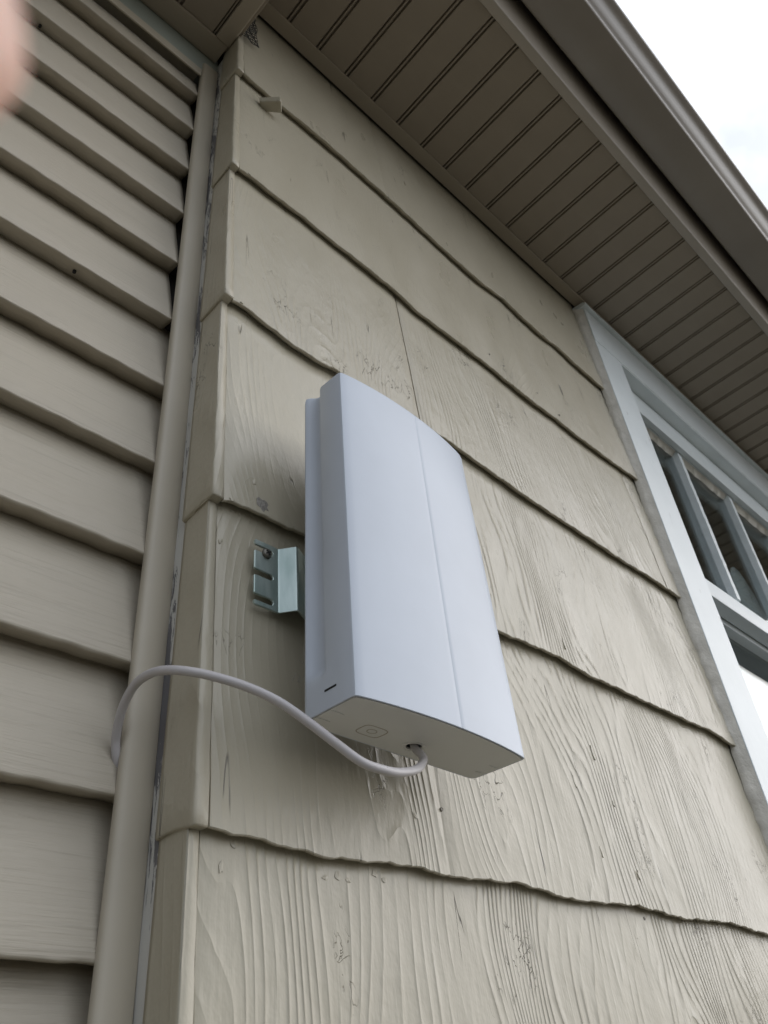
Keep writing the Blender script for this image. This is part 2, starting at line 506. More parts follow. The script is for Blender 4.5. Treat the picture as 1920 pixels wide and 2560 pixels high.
for k in range(4, -6, -1):     # beyond the window
    shake(k, 2.595, XR, shake_wall)
for k in range(-1, -6, -1):    # below it
    shake(k, XE+.0015, 2.5935, shake_wall) if k < -1 else None

# --- return faces at the outside corner (their edge grain shows as a narrow strip on the front)
def return_shake(k):
    vs = []; fs = []
    Y0, Y1 = NOSE - .0006, .0432
    n = 10; rows = 26
    def zb(y): return butt(k, .011) - .0004 + (.003*math.sin(y*60+k) - .05*max(y, 0)*(.35 if k % 2 else -.1))
    zt = (1.505 if k == 4 else butt(k+1, .011) + .02)
    # closed loop round the piece at several heights
    def loop(t):
        tap = .0036*(1-t)
        z_of = lambda y: (zb(y) + .0015) + (zt - zb(y) - .0015)*t
        pts = []
        xo = .0008 - tap
        for i in range(n+1):
            y = Y1 + (Y0 + .0022 + (BACK - NOSE)*t - Y1)*i/n
            pts.append((xo + .0004*math.sin(y*90+k), y, z_of(y)))
        yf = Y0 + (BACK + .003 - NOSE)*t + random.uniform(-.0003, .0005); xo += random.uniform(-.0003, .0004)
        pts += [(xo+.0007, yf+.0006, z_of(0)), (xo+.0024, yf, z_of(0)), (.0095, yf+.0003, z_of(0)), (.0101, yf+.001, z_of(0)), (.0101, Y1, z_of(Y1))]
        return pts
    L = [loop(j/(rows-1)) for j in range(rows)]
    c = len(L[0])
    # soft lower rim
    base = [(min(x+.0012, .0101), min(y+.0012, Y1), z-.0015) for x, y, z in L[0]]
    L = [base] + L
    for l in L: vs += l
    for j in range(len(L)-1):
        for i in range(c):
            fs.append((j*c+i, j*c+(i+1) % c, (j+1)*c+(i+1) % c, (j+1)*c+i))
    fs.append(tuple(range(c))); fs.append(tuple((len(L)-1)*c+i for i in range(c-1, -1, -1)))
    o = mesh_obj('corner_shake', vs, fs, M_SHR, smooth=False)
    for p in o.data.polygons: p.use_smooth = len(p.vertices) == 4
    return own(o, shake_wall)
for k in range(4, -6, -1): return_shake(k)
# peeling strip between the return and the siding channel
m = MB()
m.extrude([(.0014, .0425), (.0014, .0665), (.011, .0665), (.011, .0425)], 'z', GROUND_Z+.1, 1.315, steps=60,
          jit=lambda p, i: (p[0] + (random.uniform(-.0007, .0007) if i < 2 else 0), p[1], p[2]))
o = own(m.build('peeling_strip', M_PEEL), shake_wall); o['label'] = 'peeling strip of grey wood and flaking paint'

# caulked edge along the casing
m = MB(); random.seed(3)
pz = -1.4; vs = []; n = 0; fs = []
while pz < 1.46:
    a = .006 + random.uniform(0, .007); b = random.uniform(-.001, .0012)
    vs += [(1.0612, -.0190+b*.3, pz), (1.0575-.2*a, -.0125+b, pz), (1.0575-.6*a, -.0078+b, pz), (1.0570-a, -.0035, pz), (1.0570-a*1.1, .0030, pz)]
    if n:
        for j in range(4): fs.append((5*(n-1)+j, 5*n+j, 5*n+j+1, 5*(n-1)+j+1))
    n += 1; pz += .012
m.add(vs, fs); own(m.build('caulk_bead', M_CAULK, smooth=True), window)

# bare patch and lifting paint flakes
def blob(name, px, py, r, n, mat, lift, asp=1.0, tilt=0.0):
    c = on_plane(px, py, 'y', -.0015)
    k = max(q for q in range(-2, 5) if butt(q, c.x) < c.z)
    t = (c.z-butt(k, c.x))/(top_of(k, c.x)-butt(k, c.x))
    ys = NOSE + (BACK+.0035-NOSE)*t
    ol = []
    for i in range(n):
        a = 2*math.pi*i/n; q = r*random.uniform(.55, 1.15)
        ol.append((q*math.cos(a), q*asp*math.sin(a)))
    vs = [(c.x+u, ys-lift-tilt*max(0, -v), c.z+v) for u, v in ol] + [(c.x+u*.96, ys+.0014, c.z+v*.96) for u, v in ol] + [(c.x, ys-lift-.0004-tilt*.2*r, c.z)]
    fs = [(i, (i+1) % n, n+(i+1) % n, n+i) for i in range(n)] + [(i, (i+1) % n, 2*n) for i in range(n)]
    return own(mesh_obj(name, vs, fs, mat), shake_wall)
random.seed(21)
M_BARE = simple('bare_rough_patch', (.30, .28, .25), .95, 420, 1.0, .0025, .35, 260)
blob('bare_patch', 650, 1268, .0085, 15, M_BARE, .0006, 1.1)
blob('bare_patch', 1160, 1840, .0030, 10, M_BARE, .0004, 2.2)
for px, py, r, asp in ((575, 1255, .0035, .6), (590, 1268, .0045, .5), (610, 1277, .0040, .6), (560, 1345, .0022, 1.6), (632, 1210, .0030, 1.3), (826, 2188, .0035, .7), (858, 2184, .0042, .8), (884, 2196, .0030, .7),
                       (952, 2180, .0042, .9), (975, 2194, .0030, 1.0), (600, 2103, .0036, .9), (565, 2163, .0024, 2.0), (1033, 2040, .0026, 1.5), (1436, 1948, .0032, 3.2), (1486, 1880, .0030, 4.5), (1535, 2010, .0022, 2.0),
                       (1592, 2190, .0024, 2.6), (1500, 2130, .0020, 4.0), (1405, 1610, .0022, 4.0), (575, 745, .0035, .7), (600, 762, .0028, .6), (620, 440, .0030, .6), (687, 290, .0020, 3.0)):
    blob('paint_flake', px, py, r, 9, M_SH, .0005, asp, .13)
# rusting nail heads and small holes
for px, py in ((1221, 888), (1257, 917), (1340, 985), (1395, 1040), (1623, 2293), (1100, 2025), (1412, 1400)):
    c = on_plane(px, py, 'y', -.001)
    k = max(q for q in range(-2, 5) if butt(q, c.x) < c.z); t = (c.z-butt(k, c.x))/(top_of(k, c.x)-butt(k, c.x)); ys = NOSE + (BACK+.0035-NOSE)*t
    m = MB(); tube(m, [(c.x, ys+.002, c.z), (c.x, ys-.0005, c.z)], .0019, 10); own(m.build('nail_head', M_BARE), shake_wall)

# --- vinyl wall: panels of two 4.5 in courses
PITCH = .1136
NOSE_Y, FACE_Y = .0665, .0900
Z_REF = -.0805                 # a nose line
def vinyl_profile(z0):
    p = []
    for c in range(2):
        zb = z0 + c*PITCH; zt = zb + PITCH
        if c == 0: p += [(FACE_Y+.004, zb+.0045), (FACE_Y-.0015, zb+.0042)]
        p += [(NOSE_Y+.0035, zb+.0004), (NOSE_Y+.0012, zb+.0002), (NOSE_Y+.0002, zb+.0010), (NOSE_Y, zb+.0024)]
        for q in (.25, .5, .75):
            p.append((NOSE_Y + (FACE_Y-NOSE_Y)*q - .0006*math.sin(q*3.14), zb + .0024 + (PITCH-.0024)*q))
        p.append((FACE_Y, zt - .0015 if c == 0 else zt + .010))
        if c == 0: p.append((FACE_Y-.0004, zt + .0035))
    return p
random.seed(11)
i0 = -15
for i in range(i0, 12, 2):
    z0 = Z_REF + PITCH*(i+1)
    if z0 > 1.2: break
    m = MB(); end = (-.0085 if z0 < .5 else -.0245) + random.uniform(-.0014, .0008)
    prof = vinyl_profile(z0)
    clip = 1.245
    prof = [(y, z) for y, z in prof if z <= clip]
    ph = random.uniform(0, 6)
    m.extrude(prof, 'x', -1.6, end, closed=False, steps=260,
              jit=lambda p, j: (p[0], p[1] + .0005*math.sin(p[0]*5+ph+p[2]*9) + .00015*math.sin(p[0]*41+p[2]*60), p[2] + .0005*math.sin(p[0]*4+ph) + .0003*math.sin(p[0]*210+p[2]*40) + .0003*math.sin(p[0]*133)))
    o = m.build('siding_panel', M_VINYL, smooth=True)
    es = o.modifiers.new('es', 'EDGE_SPLIT'); es.split_angle = R(50)
    sd = o.modifiers.new('th', 'SOLIDIFY'); sd.thickness = .0011; sd.offset = -1
    own(o, vinyl_wall)
# black plugs painting the shade of weep holes under two noses, nail-size
for px, py in ((101, 65), (187, 677)):
    best = None
    for i in range(-14, 12):
        z = Z_REF + PITCH*i + .0020
        p = on_plane(px, py, 'z', z)
        if NOSE_Y+.003 < p.y < FACE_Y-.002: best = p
    if best is None: continue
    m = MB(); tube(m, [(best.x, best.y, best.z-.0032), (best.x, best.y, best.z+.004)], .0021, 10)
    own(m.build('weep_hole_shade', M_BLACK), vinyl_wall)
# channel that receives the siding ends, beside the return
m = MB()
JX0, JX1, JY = -.0275, .0012, .0578
prof = [(JX1, JY+.0008), (JX1-.0008, JY), (-.010, JY-.0003), (JX0+.0062, JY), (JX0+.0034, JY+.0006), (JX0+.0014, JY+.0020), (JX0+.0003, JY+.0042), (JX0, JY+.0065), (JX0+.0002, JY+.0085), (JX0+.0032, JY+.0085),
        (JX0+.0032, JY+.0055), (JX0+.006, JY+.0026), (-.012, JY+.0022), (-.004, JY+.003), (-.004, JY+.030), (JX1, JY+.030)]
m.extrude(prof, 'z', GROUND_Z+.08, 1.278, steps=40, jit=lambda p, i: (p[0]+.0007*math.sin(p[2]*4.1), p[1]+.0004*math.sin(p[2]*7), p[2]))
o = own(m.build('corner_channel', M_TRIM, smooth=True), vinyl_wall)
es = o.modifiers.new('es', 'EDGE_SPLIT'); es.split_angle = R(60)
# receiving channel on top of the siding, frieze board above it
m = MB(); m.extrude([(.0607, 1.2300), (.0600, 1.2325), (.0600, 1.2500), (.0615, 1.2525), (.094, 1.2525), (.094, 1.2485), (.0640, 1.2485), (.0640, 1.2300)], 'x', -2.4, -.029)
own(m.build('top_channel', M_TRIM, bevel=.0008), vinyl_wall)
m = MB(); m.extrude([(.0640, 1.2530), (.0625, 1.2545), (.0625, 1.3300), (.0945, 1.3300), (.0945, 1.2530)], 'x', -2.4, .0012, steps=30,
                    jit=lambda p, i: (p[0], p[1]+.0006*math.sin(p[0]*21), p[2]))
o = own(m.build('frieze_board', M_FRIEZE), vinyl_wall); o['label'] = 'pale green frieze board above the vinyl siding'

# --- soffit over the shake wall: grooved boards running out from the wall
SZ = 1.4835
GP = .0728
def groove_mesh():
    me_ = MB()
    w = GP; t = .010
    bot = [(0, .0085), (.0036, .0085), (.0042, .0006), (.0074, .0006), (.0080, .0085), (.0116, .0085), (.0122, .0004), (.016, 0), (w-.0008, 0), (w, .0008), (w, .0085)]
    top = [(w, t), (0, t)]
    me_.extrude(bot+top, 'y', 0, 1)
    return me_
gmesh = groove_mesh().build('soffit_board', M_SOFF)
gdata = gmesh.data
D.objects.remove(gmesh)
def soffit_board(x, y0, y1, z, rz, parent):
    o = D.objects.new('soffit_board', gdata); COL.objects.link(o)
    o.parent = parent; o.location = (x, y1, z); o.scale = (1, y0-y1, 1); o.rotation_euler = (0, 0, rz)
    return o
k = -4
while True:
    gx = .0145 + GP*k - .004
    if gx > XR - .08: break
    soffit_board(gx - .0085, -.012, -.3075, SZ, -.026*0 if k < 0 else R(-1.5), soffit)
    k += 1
m = MB()      # wall channel
m.extrude([(-.0010, 1.4805), (-.0265, 1.4795), (-.0285, 1.4800), (-.0290, 1.4820), (-.0285, 1.4828), (-.0010, 1.4832)], 'x', -.0035, XR, steps=60,
          jit=lambda p, i: (p[0], p[1], p[2]+.0012*math.sin(p[0]*5.0)))
own(m.build('wall_channel', M_SOFFTRIM), soffit)
m = MB(); m.box((-.2, -.31, 1.4945), (XR, .01, 1.4965)); own(m.build('backing', M_DARK), soffit)
# lower soffit over the vinyl wall
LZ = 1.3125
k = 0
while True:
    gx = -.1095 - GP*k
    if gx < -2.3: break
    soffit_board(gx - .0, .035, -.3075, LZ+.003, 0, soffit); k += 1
o = soffit_board(-.0370, .035, -.3075, LZ+.003, 0, soffit); o.scale = (.55, .3425, 1)
m = MB(); m.extrude([(.0615, 1.3120), (.0560, 1.3100), (.0270, 1.3095), (.0235, 1.3105), (.0228, 1.3125), (.0235, 1.3148), (.0615, 1.3152)], 'x', -2.4, -.0055)
own(m.build('frieze_channel', M_SOFFTRIM, bevel=.0008), soffit)
m = MB(); m.extrude([(-.0305, 1.3112), (-.0295, 1.3092), (-.0240, 1.3085), (-.0060, 1.3080), (-.0030, 1.3092), (-.0025, 1.3120), (-.0025, 1.48), (-.0060, 1.48), (-.0065, 1.3125), (-.0300, 1.3135)], 'y', -.31, .0225)
own(m.build('end_divider', M_SOFFTRIM, bevel=.0008), soffit)
m = MB(); m.box((-2.4, -.31, 1.327), (-.007, .094, 1.329)); own(m.build('backing', M_DARK), soffit)
m = MB(); m.box((-2.4, -.330, 1.300), (-.0025, -.312, 1.60)); own(m.build('fascia', M_FASC, bevel=.002), soffit)
# outer lip and sloped fascia over the shake wall
m = MB()
m.extrude([(-.2975, 1.4810), (-.2985, 1.4785), (-.3140, 1.4765), (-.3175, 1.4770), (-.3195, 1.4800), (-.3310, 1.5300), (-.3480, 1.6150), (-.3400, 1.6150), (-.3120, 1.4850)], 'x', -.0024, XR, steps=60,
          jit=lambda p, i: (p[0], p[1]+.0010*math.sin(p[0]*3.3), p[2]))
o = own(m.build('fascia', M_FASC, smooth=True), soffit)
es = o.modifiers.new('es', 'EDGE_SPLIT'); es.split_angle = R(28)

# --- K-style gutter
GZ = 1.522
gp = [(-.3475, GZ+.088), (-.3475, GZ+.004), (-.3490, GZ+.0008), (-.3520, GZ), (-.4310, GZ-.0005), (-.4338, GZ+.0004), (-.4345, GZ+.0030), (-.4345, GZ+.0240), (-.4360, GZ+.0262), (-.4395, GZ+.0290), (-.4440, GZ+.0340),
      (-.4480, GZ+.0400), (-.4520, GZ+.0470), (-.4570, GZ+.0530), (-.4630, GZ+.0575), (-.4690, GZ+.0600), (-.4715, GZ+.0625), (-.4720, GZ+.066), (-.4720, GZ+.0850), (-.4710, GZ+.0880), (-.4660, GZ+.0885), (-.4600, GZ+.0870)]
m = MB()
m.extrude(gp, 'x', -.06, XR, closed=False, steps=70, jit=lambda p, i: (p[0], p[1]+.0009*math.sin(p[0]*2.7+1), p[2]+.0010*math.sin(p[0]*3.9)))
o = m.build('trough', M_GUT, smooth=True)
es = o.modifiers.new('es', 'EDGE_SPLIT'); es.split_angle = R(42)
sd = o.modifiers.new('th', 'SOLIDIFY'); sd.thickness = .0012; sd.offset = -1
own(o, gutter)
m = MB(); m.add([(-.06, y, z) for y, z in gp] , [tuple(range(len(gp)))]); own(m.build('end_cap', M_GUT), gutter)
m = MB(); m.extrude([(-.343, 1.6105), (-.402, 1.6035), (-.404, 1.6155), (-.343, 1.6245)], 'x', -.06, XR); own(m.build('drip_edge', M_GUT), gutter)

# --- window
CY = -.0200
def wbox(name, a, b, mat=M_WIN, bevel=.0018): return own(box(name, a, b, mat, bevel=bevel), window)
wbox('casing', (1.0605, CY, -.05), (WX0, .012, 1.3355))
wbox('casing', (WX1, CY, -.05), (2.593, .012, 1.3355))
wbox('head_casing', (1.0605, CY-.0012, 1.3362), (2.593, .012, 1.4560))
m = MB(); m.extrude([(.012, 1.4563), (CY-.012, 1.4563), (CY-.0125, 1.4625), (CY-.006, 1.4680), (.012, 1.4735)], 'x', 1.052, 2.603)
own(m.build('drip_cap', M_WIN, bevel=.001), window)
wbox('sill', (1.02, -.05, -.105), (2.64, .10, -.052))
wbox('head_jamb', (WX0-.001, CY+.0005, 1.3290), (WX1+.001, .125, 1.3350), bevel=0)
wbox('side_jamb', (WX0-.006, CY+.001, -.05), (WX0+.0, .125, 1.3285), bevel=0)
wbox('side_jamb', (WX1, CY+.001, -.05), (WX1+.006, .125, 1.3285), bevel=0)
wbox('blind_stop', (WX0, .0130, 1.2500), (WX1, .0290, 1.3285))
wbox('blind_stop', (WX0, .0132, -.05), (WX0+.020, .0290, 1.2498))
wbox('blind_stop', (WX1-.020, .0132, -.05), (WX1, .0290, 1.2498))
# upper sash
U0, U1 = .0300, .0640
SL, SR = WX0+.002, WX1-.002
GT, GB = 1.2520, .7750
wbox('top_rail', (SL, U0, GT), (SR, U1, 1.3000))
mr = MB(); mr.extrude([(U0, .7180), (U0, .7640), (U0+.013, GB), (U1, GB), (U1, .7180)], 'x', SL, SR)
own(mr.build('meeting_rail', M_WIN, bevel=.0015), window)
wbox('stile', (SL, U0+.0003, .7753), (SL+.048, U1-.0003, 1.2517))
wbox('stile', (SR-.048, U0+.0003, .7753), (SR, U1-.0003, 1.2517))
MX = (1.520, 1.820, 2.120)
GY = .0470
for x in MX:
    m = MB(); m.extrude([(x-.019, U0+.0005), (x, U0+.0005), (x+.004, GY-.0015), (x+.004, U1), (x-.023, U1), (x-.023, GY-.0015)], 'z', GB+.0005, GT-.0005, steps=40,
                        jit=lambda p, i: (p[0]+random.uniform(-.0006, .0006), p[1]+random.uniform(-.0005, .0005), p[2]))
    own(m.build('muntin', M_WIN), window)
edges = [SL+.048] + [q for x in MX for q in (x-.0225, x+.0035)] + [SR-.048]
for a, b in zip(edges[::2], edges[1::2]):
    own(box('pane', (a, GY, GB+.0008), (b, GY+.003, GT-.0008), M_GLASS), window)
    # glazing putty along the top of each pane
    vs = []; n = 14
    for i in range(n+1):
        x = a + (b-a)*i/n; d = .009 + random.uniform(0, .007)
        vs += [(x, U0+.003, GT+.0003), (x, GY-.0004, GT-d), (x, GY-.0004, GT+.0003)]
    fs = [(3*i+j, 3*i+3+j, 3*i+3+(j+1) % 3, 3*i+(j+1) % 3) for i in range(n) for j in range(3)]
    own(mesh_obj('putty', vs, fs, M_CAULK), window)
# lower sash, a track further in
V0, V1 = .0670, .1000
wbox('top_rail', (SL, V0, .7050), (SR, V1, .7600))
wbox('bottom_rail', (SL, V0, -.05), (SR, V1, .03))
wbox('stile', (SL, V0+.0003, .0303), (SL+.048, V1-.0003, .7047))
wbox('stile', (SR-.048, V0+.0003, .0303), (SR, V1-.0003, .7047))
pm = MB()                      # tilt added so the pane mirrors more of the dark eave
pm.add([(x, y + .034*(z-.37), z) for z in (.0308, .7045) for x, y in ((SL+.0485, .0800), (SR-.0485, .0800), (SR-.0485, .0830), (SL+.0485, .0830))], [(0,3,2,1),(4,5,6,7),(0,1,5,4),(1,2,6,5),(2,3,7,6),(3,0,4,7)])
own(pm.build('pane', M_GLASS), window)

# --- small plate standing behind the second pane
bz = .775
def leaf(u):
    # outline of a rounded plate, wider to the right
    a = 2*math.pi*u
    return (.074*math.cos(a)*(1-.12*math.sin(a)), .112*max(math.sin(a), -.62))
m = MB(); n = 40; vs = []
ol = [leaf(i/n) for i in range(n)]
for y in (.0675, .0705):
    vs += [(1.716+u-.05*v, y, bz+.085+v) for u, v in ol]
fs = [tuple(range(n-1, -1, -1)), tuple(range(n, 2*n))] + [(i, (i+1) % n, n+(i+1) % n, n+i) for i in range(n)]
plate = mesh_obj('rounded_plate', vs, fs, M_PLATE, bevel=.0008)
plate['label'] = 'grey rounded plate with two holes standing behind the window pane'; plate['category'] = 'plate'
for px, py in ((1845, 1471), (1878, 1493)):
    p = on_plane(px, py, 'y', .0672)
    m = MB(); tube(m, [(p.x, .0668, p.z), (p.x, .0672, p.z)], .0042, 12)
    o = m.build('hole', M_BLACK); o.parent = plate  # black disc stands in for the shade of an open hole

# ------------------------------------------------------------------ things on the wall
# bracket: slotted flange on the wall, then a folded ridge that carries the box
zt_, zb_ = .2670, .1950
FY = -.0052                    # back of the flange, against the shake
bracket = empty('mounting_bracket', (.0725, FY, zb_), 'zinc plated steel bracket with open slots screwed to the taupe shake wall', 'bracket')
fl = MB()
xl, xr = .0455, .0725; T = .0026
slots = [(.2610, .2545), (.2335, .2270), (.2065, .2000)]
def fl_outline():
    P = [(xl, zb_+.002), (xl+.002, zb_)] ; P = [(xl+.0015, zb_), (xr, zb_), (xr, zt_), (xl+.0015, zt_), (xl, zt_-.0015)]
    for hi, lo in slots:
        c = (hi+lo)/2; r = (hi-lo)/2; xe = .0640
        P += [(xl, hi+.001), (xl+.001, hi)]
        P += [(xe + r*math.sin(a), c + r*math.cos(a)) for a in [math.pi*q/8 for q in range(9)]]
        P += [(xl+.001, lo), (xl, lo-.001)]
    P += [(xl, zb_+.0015)]
    return P
P = fl_outline(); n = len(P)
me = D.meshes.new('flange'); bm = bmesh.new()
bv = [bm.verts.new((x, FY, z)) for x, z in P]
ed = [bm.edges.new((bv[i], bv[(i+1) % n])) for i in range(n)]
bmesh.ops.triangle_fill(bm, edges=ed, use_beauty=True)
ex = bmesh.ops.extrude_face_region(bm, geom=list(bm.faces))
bmesh.ops.translate(bm, vec=(0, -T, 0), verts=[g for g in ex['geom'] if isinstance(g, bmesh.types.BMVert)])
bmesh.ops.recalc_face_normals(bm, faces=bm.faces)
bm.to_mesh(me); bm.free(); me.materials.append(M_ZINC)
flange = D.objects.new('flange', me); COL.objects.link(flange)
bv_ = flange.modifiers.new('b', 'BEVEL'); bv_.width = .0005; bv_.segments = 1; bv_.limit_method = 'ANGLE'; bv_.angle_limit = R(50)
# ridge profile in (x,y): from the flange out, over and back, mirrored behind the box
yf = FY - T
ridge = [(.0727, yf), (.0742, yf-.0006), (.0835, yf-.0125), (.0850, yf-.0136), (.0870, yf-.0135), (.1010, yf-.0062), (.1180, yf-.0060), (.1200, yf-.0060), (.1340, yf-.0135), (.1370, yf-.0125), (.1480, yf), (.1760, yf)]
pr = ridge + [(x, y+T) for x, y in reversed(ridge)]
m = MB(); m.extrude(pr, 'z', zb_, zt_)
fold = m.build('folded_ridge', M_ZINC, bevel=.0006, seg=1)
m = MB(); tube(m, [(.150, -.006, .245), (.150, -.047, .245)], .012, 20); post = m.build('mount_post', M_ZINC)
m = MB(); tube(m, [(.150, -.006, .215), (.150, -.047, .215)], .006, 16); post2 = m.build('mount_post', M_ZINC)
adopt(bracket, flange, fold, post, post2)

scr = on_plane(600+.2411*295, 1300+.2411*338, 'y', FY-T-.003)
screw = empty('screw', (scr.x, FY-T, scr.z), 'dark cross head screw in the top slot of the steel bracket', 'screw')
m = MB()
hp = []
for r_, y_ in ((.0052, 0), (.0054, -.0012), (.0047, -.0026), (.0034, -.0033)):
    hp.append([(r_*math.cos(2*math.pi*i/20), y_, r_*math.sin(2*math.pi*i/20)) for i in range(20)])
vs = [q for l in hp for q in l] + [(0, -.0035, 0)]
fs = [(j*20+i, j*20+(i+1) % 20, (j+1)*20+(i+1) % 20, (j+1)*20+i) for j in range(3) for i in range(20)] + [(60+i, 60+(i+1) % 20, 80) for i in range(20)]
m.add(vs, fs); hd = m.build('head', M_SCREW, smooth=True); hd.parent = screw
m = MB(); tube(m, [(0, 0, 0), (0, .006, 0)], .0024, 10); o = m.build('shank', M_SCREW); o.parent = screw
for i in range(2):
    a = R(38 + 90*i); c, s_ = math.cos(a), math.sin(a)
    m = MB(); L, w = .0031, .0006
    m.add([(c*x - s_*z, y, s_*x + c*z) for x, z in ((-L, -w), (L, -w), (L, w), (-L, w)) for y in (-.0039, -.0030)], [(0,2,3,1),(2,4,5,3),(4,6,7,5),(6,0,1,7),(0,6,4,2),(1,3,5,7)])
    o = m.build('cross_recess_shade', M_BLACK); o.parent = screw  # black bars stand in for shade in the cross slots

# ------------------------------------------------------------------ the white box on the bracket
FL_ = Vector((.0667, -.1068, .0726)); YAW = .0333
BW, BD, BH, TAP, BULGE = .2182, .0618, .3670, .0096, .0085
ex_ = Vector((math.cos(YAW), math.sin(YAW), 0)); ey_ = Vector((-math.sin(YAW), math.cos(YAW), 0))
ant = empty('antenna_box', FL_, 'white plastic outdoor antenna box with curved front on a steel bracket', 'antenna')
def section(t, ch, inset=0, seam=1.0):
    """outline in (u, v) at height t 0..1; ch = side channel depth"""
    tp = TAP*t; u0, u1 = tp+inset, BW-tp-inset; v0, v1 = inset, BD-inset-.003*t
    P = []
    rc = .0035
    # front: left to right arc, with the fine seam
    n = 34
    for i in range(n+1):
        q = i/n; u = u0 + rc + (u1-u0-2*rc)*q
        P.append((u, v0 - BULGE*(4*q*(1-q))**.9))
    k = int(n*.535)
    uS = P[k][0]; vS = P[k][1]
    P[k:k+1] = [(uS-.0003, vS), (uS-.0001, vS+.00002*seam), (uS+.0001, vS+.00002*seam), (uS+.0003, vS-.00008)]
    def side(sgn):
        x = lambda d: (u1 - d) if sgn > 0 else (u0 + d)
        d = v1-v0
        Q = [(x(rc*.25), v0+rc*.35), (x(0), v0+rc)]
        for f_, g in ((.30, 0), (.50, 0), (.535, .08), (.57, .45), (.60, .85), (.64, 1.0), (.72, .98), (.80, .75), (.86, .35), (.89, .12), (.92, .0)):
            Q.append((x(g*ch + .0020*max(0, f_-.5)), v0 + d*f_))
        Q += [(x(.0030), v0+d*.975), (x(.006), v1)]
        return Q
    P += side(1)
    for q in (.75, .5, .25): P.append((u0+.006 + (u1-u0-.012)*q, v1))
    P += list(reversed(side(-1)))
    return P
lev = [(0, 0, .0004), (.0012, 0, 0), (.06, 0, 0), (.083, 0, 0), (.095, .0026, 0), (.108, .0062, 0), (.12, .0080, 0), (.4, .0086, 0), (.7, .0086, 0), (.985, .0086, 0), (.995, .0086, .0006), (.9985, .0086, .0018), (1.0, .0086, .0040)]
vs = []; fs = []
for t, ch, ins in lev:
    for u, v in section(t, ch, ins):
        vs.append(ex_*u + ey_*v + Vector((0, 0, BH*t)))
c = len(section(0, 0))
for j in range(len(lev)-1):
    for i in range(c): fs.append((j*c+i, j*c+(i+1) % c, (j+1)*c+(i+1) % c, (j+1)*c+i))
fs.append(tuple((len(lev)-1)*c+i for i in range(c)))
# rim turned up to the recessed cap
for dz, ins in ((.0003, .0014), (.0030, .0015)):
    vs += [ex_*u + ey_*v + Vector((0, 0, dz)) for u, v in section(0, 0, ins, 0)]
b0, b1 = len(lev)*c, (len(lev)+1)*c
fs += [(i, (i+1) % c, b0+(i+1) % c, b0+i) for i in range(c)] + [(b0+i, b0+(i+1) % c, b1+(i+1) % c, b1+i) for i in range(c)]
shell = mesh_obj('shell', vs, fs, M_PLASTIC, ant, smooth=True)
es = shell.modifiers.new('es', 'EDGE_SPLIT'); es.split_angle = R(33)
# cap with the cable hole
HU, HV = .1105, .0410
bm = bmesh.new()
out = section(0, 0, .0019, 0)
bo = [bm.verts.new(ex_*u + ey_*v + Vector((0, 0, .0006))) for u, v in out]
hol = [(HU + .0085*math.cos(2*math.pi*i/24), HV + .0062*math.sin(2*math.pi*i/24)) for i in range(24)]
bh = [bm.verts.new(ex_*u + ey_*v + Vector((0, 0, .0006))) for u, v in hol]
ed = [bm.edges.new((l[i], l[(i+1) % len(l)])) for l in (bo, bh) for i in range(len(l))]
bmesh.ops.triangle_fill(bm, edges=ed, use_beauty=True)
bmesh.ops.recalc_face_normals(bm, faces=bm.faces)
me = D.meshes.new('bottom_cap'); bm.to_mesh(me); bm.free(); me.materials.append(M_CAP)
cap = D.objects.new('bottom_cap', me); COL.objects.link(cap); cap.parent = ant
sd = cap.modifiers.new('s', 'SOLIDIFY'); sd.thickness = .0018; sd.offset = 0
def ring(name, outl, w, mat, z=-.0005, th=.0004, closed=True):
    n = len(outl); cx = sum(p[0] for p in outl)/n; cy = sum(p[1] for p in outl)/n
    inn = [(cx+(x-cx)*(1-w), cy+(y-cy)*(1-w)) for x, y in outl]
    vs = [ex_*u + ey_*v + Vector((0, 0, zz)) for l, zz in ((outl, z), (inn, z), (outl, z+th), (inn, z+th)) for u, v in l]
    fs = []
    for i in range(n):
        j = (i+1) % n
        fs += [(i, j, n+j, n+i), (i, 2*n+i, 2*n+j, j), (n+i, n+j, 3*n+j, 3*n+i), (2*n+i, 3*n+i, 3*n+j, 2*n+j)]
    o = mesh_obj(name, vs, fs, mat); o.parent = cap; return o
sq = []
for i in range(40):
    a = 2*math.pi*i/40; e = .5
    cx, sx = math.cos(a), math.sin(a)
    sq.append((.0575+.0135*math.copysign(abs(cx)**e, cx), .0395+.0088*math.copysign(abs(sx)**e, sx)))
ring('embossed_symbol', sq, .07, M_SOFFTRIM, -.00045, .0004)
ring('embossed_symbol', [(.0575+.0052*math.cos(2*math.pi*i/24), .0395+.0036*math.sin(2*math.pi*i/24)) for i in range(24)], .14, M_SOFFTRIM, -.00045, .0004)
ring('cable_port_rim', [(HU+.0125*math.cos(2*math.pi*i/28), HV+.0090*math.sin(2*math.pi*i/28)) for i in range(28)], .12, M_CAP, -.0007, .0008)
m = MB()
for u, v, l in ((.0035, .030, .013), (.0035, .046, .013), (BW-.0165, .030, .013), (BW-.0165, .046, .013)):
    a = ex_*u + ey_*v; b = ex_*(u+l) + ey_*v
    w = ey_*.0006
    m2 = MB(); m2.add([q+Vector((0, 0, z)) for z in (-.0008, 0) for q in (a-w, b-w, b+w, a+w)], [(0,3,2,1),(4,5,6,7),(0,1,5,4),(1,2,6,5),(2,3,7,6),(3,0,4,7)])
    o = m2.build('latch_slit', M_CAP); o.parent = cap
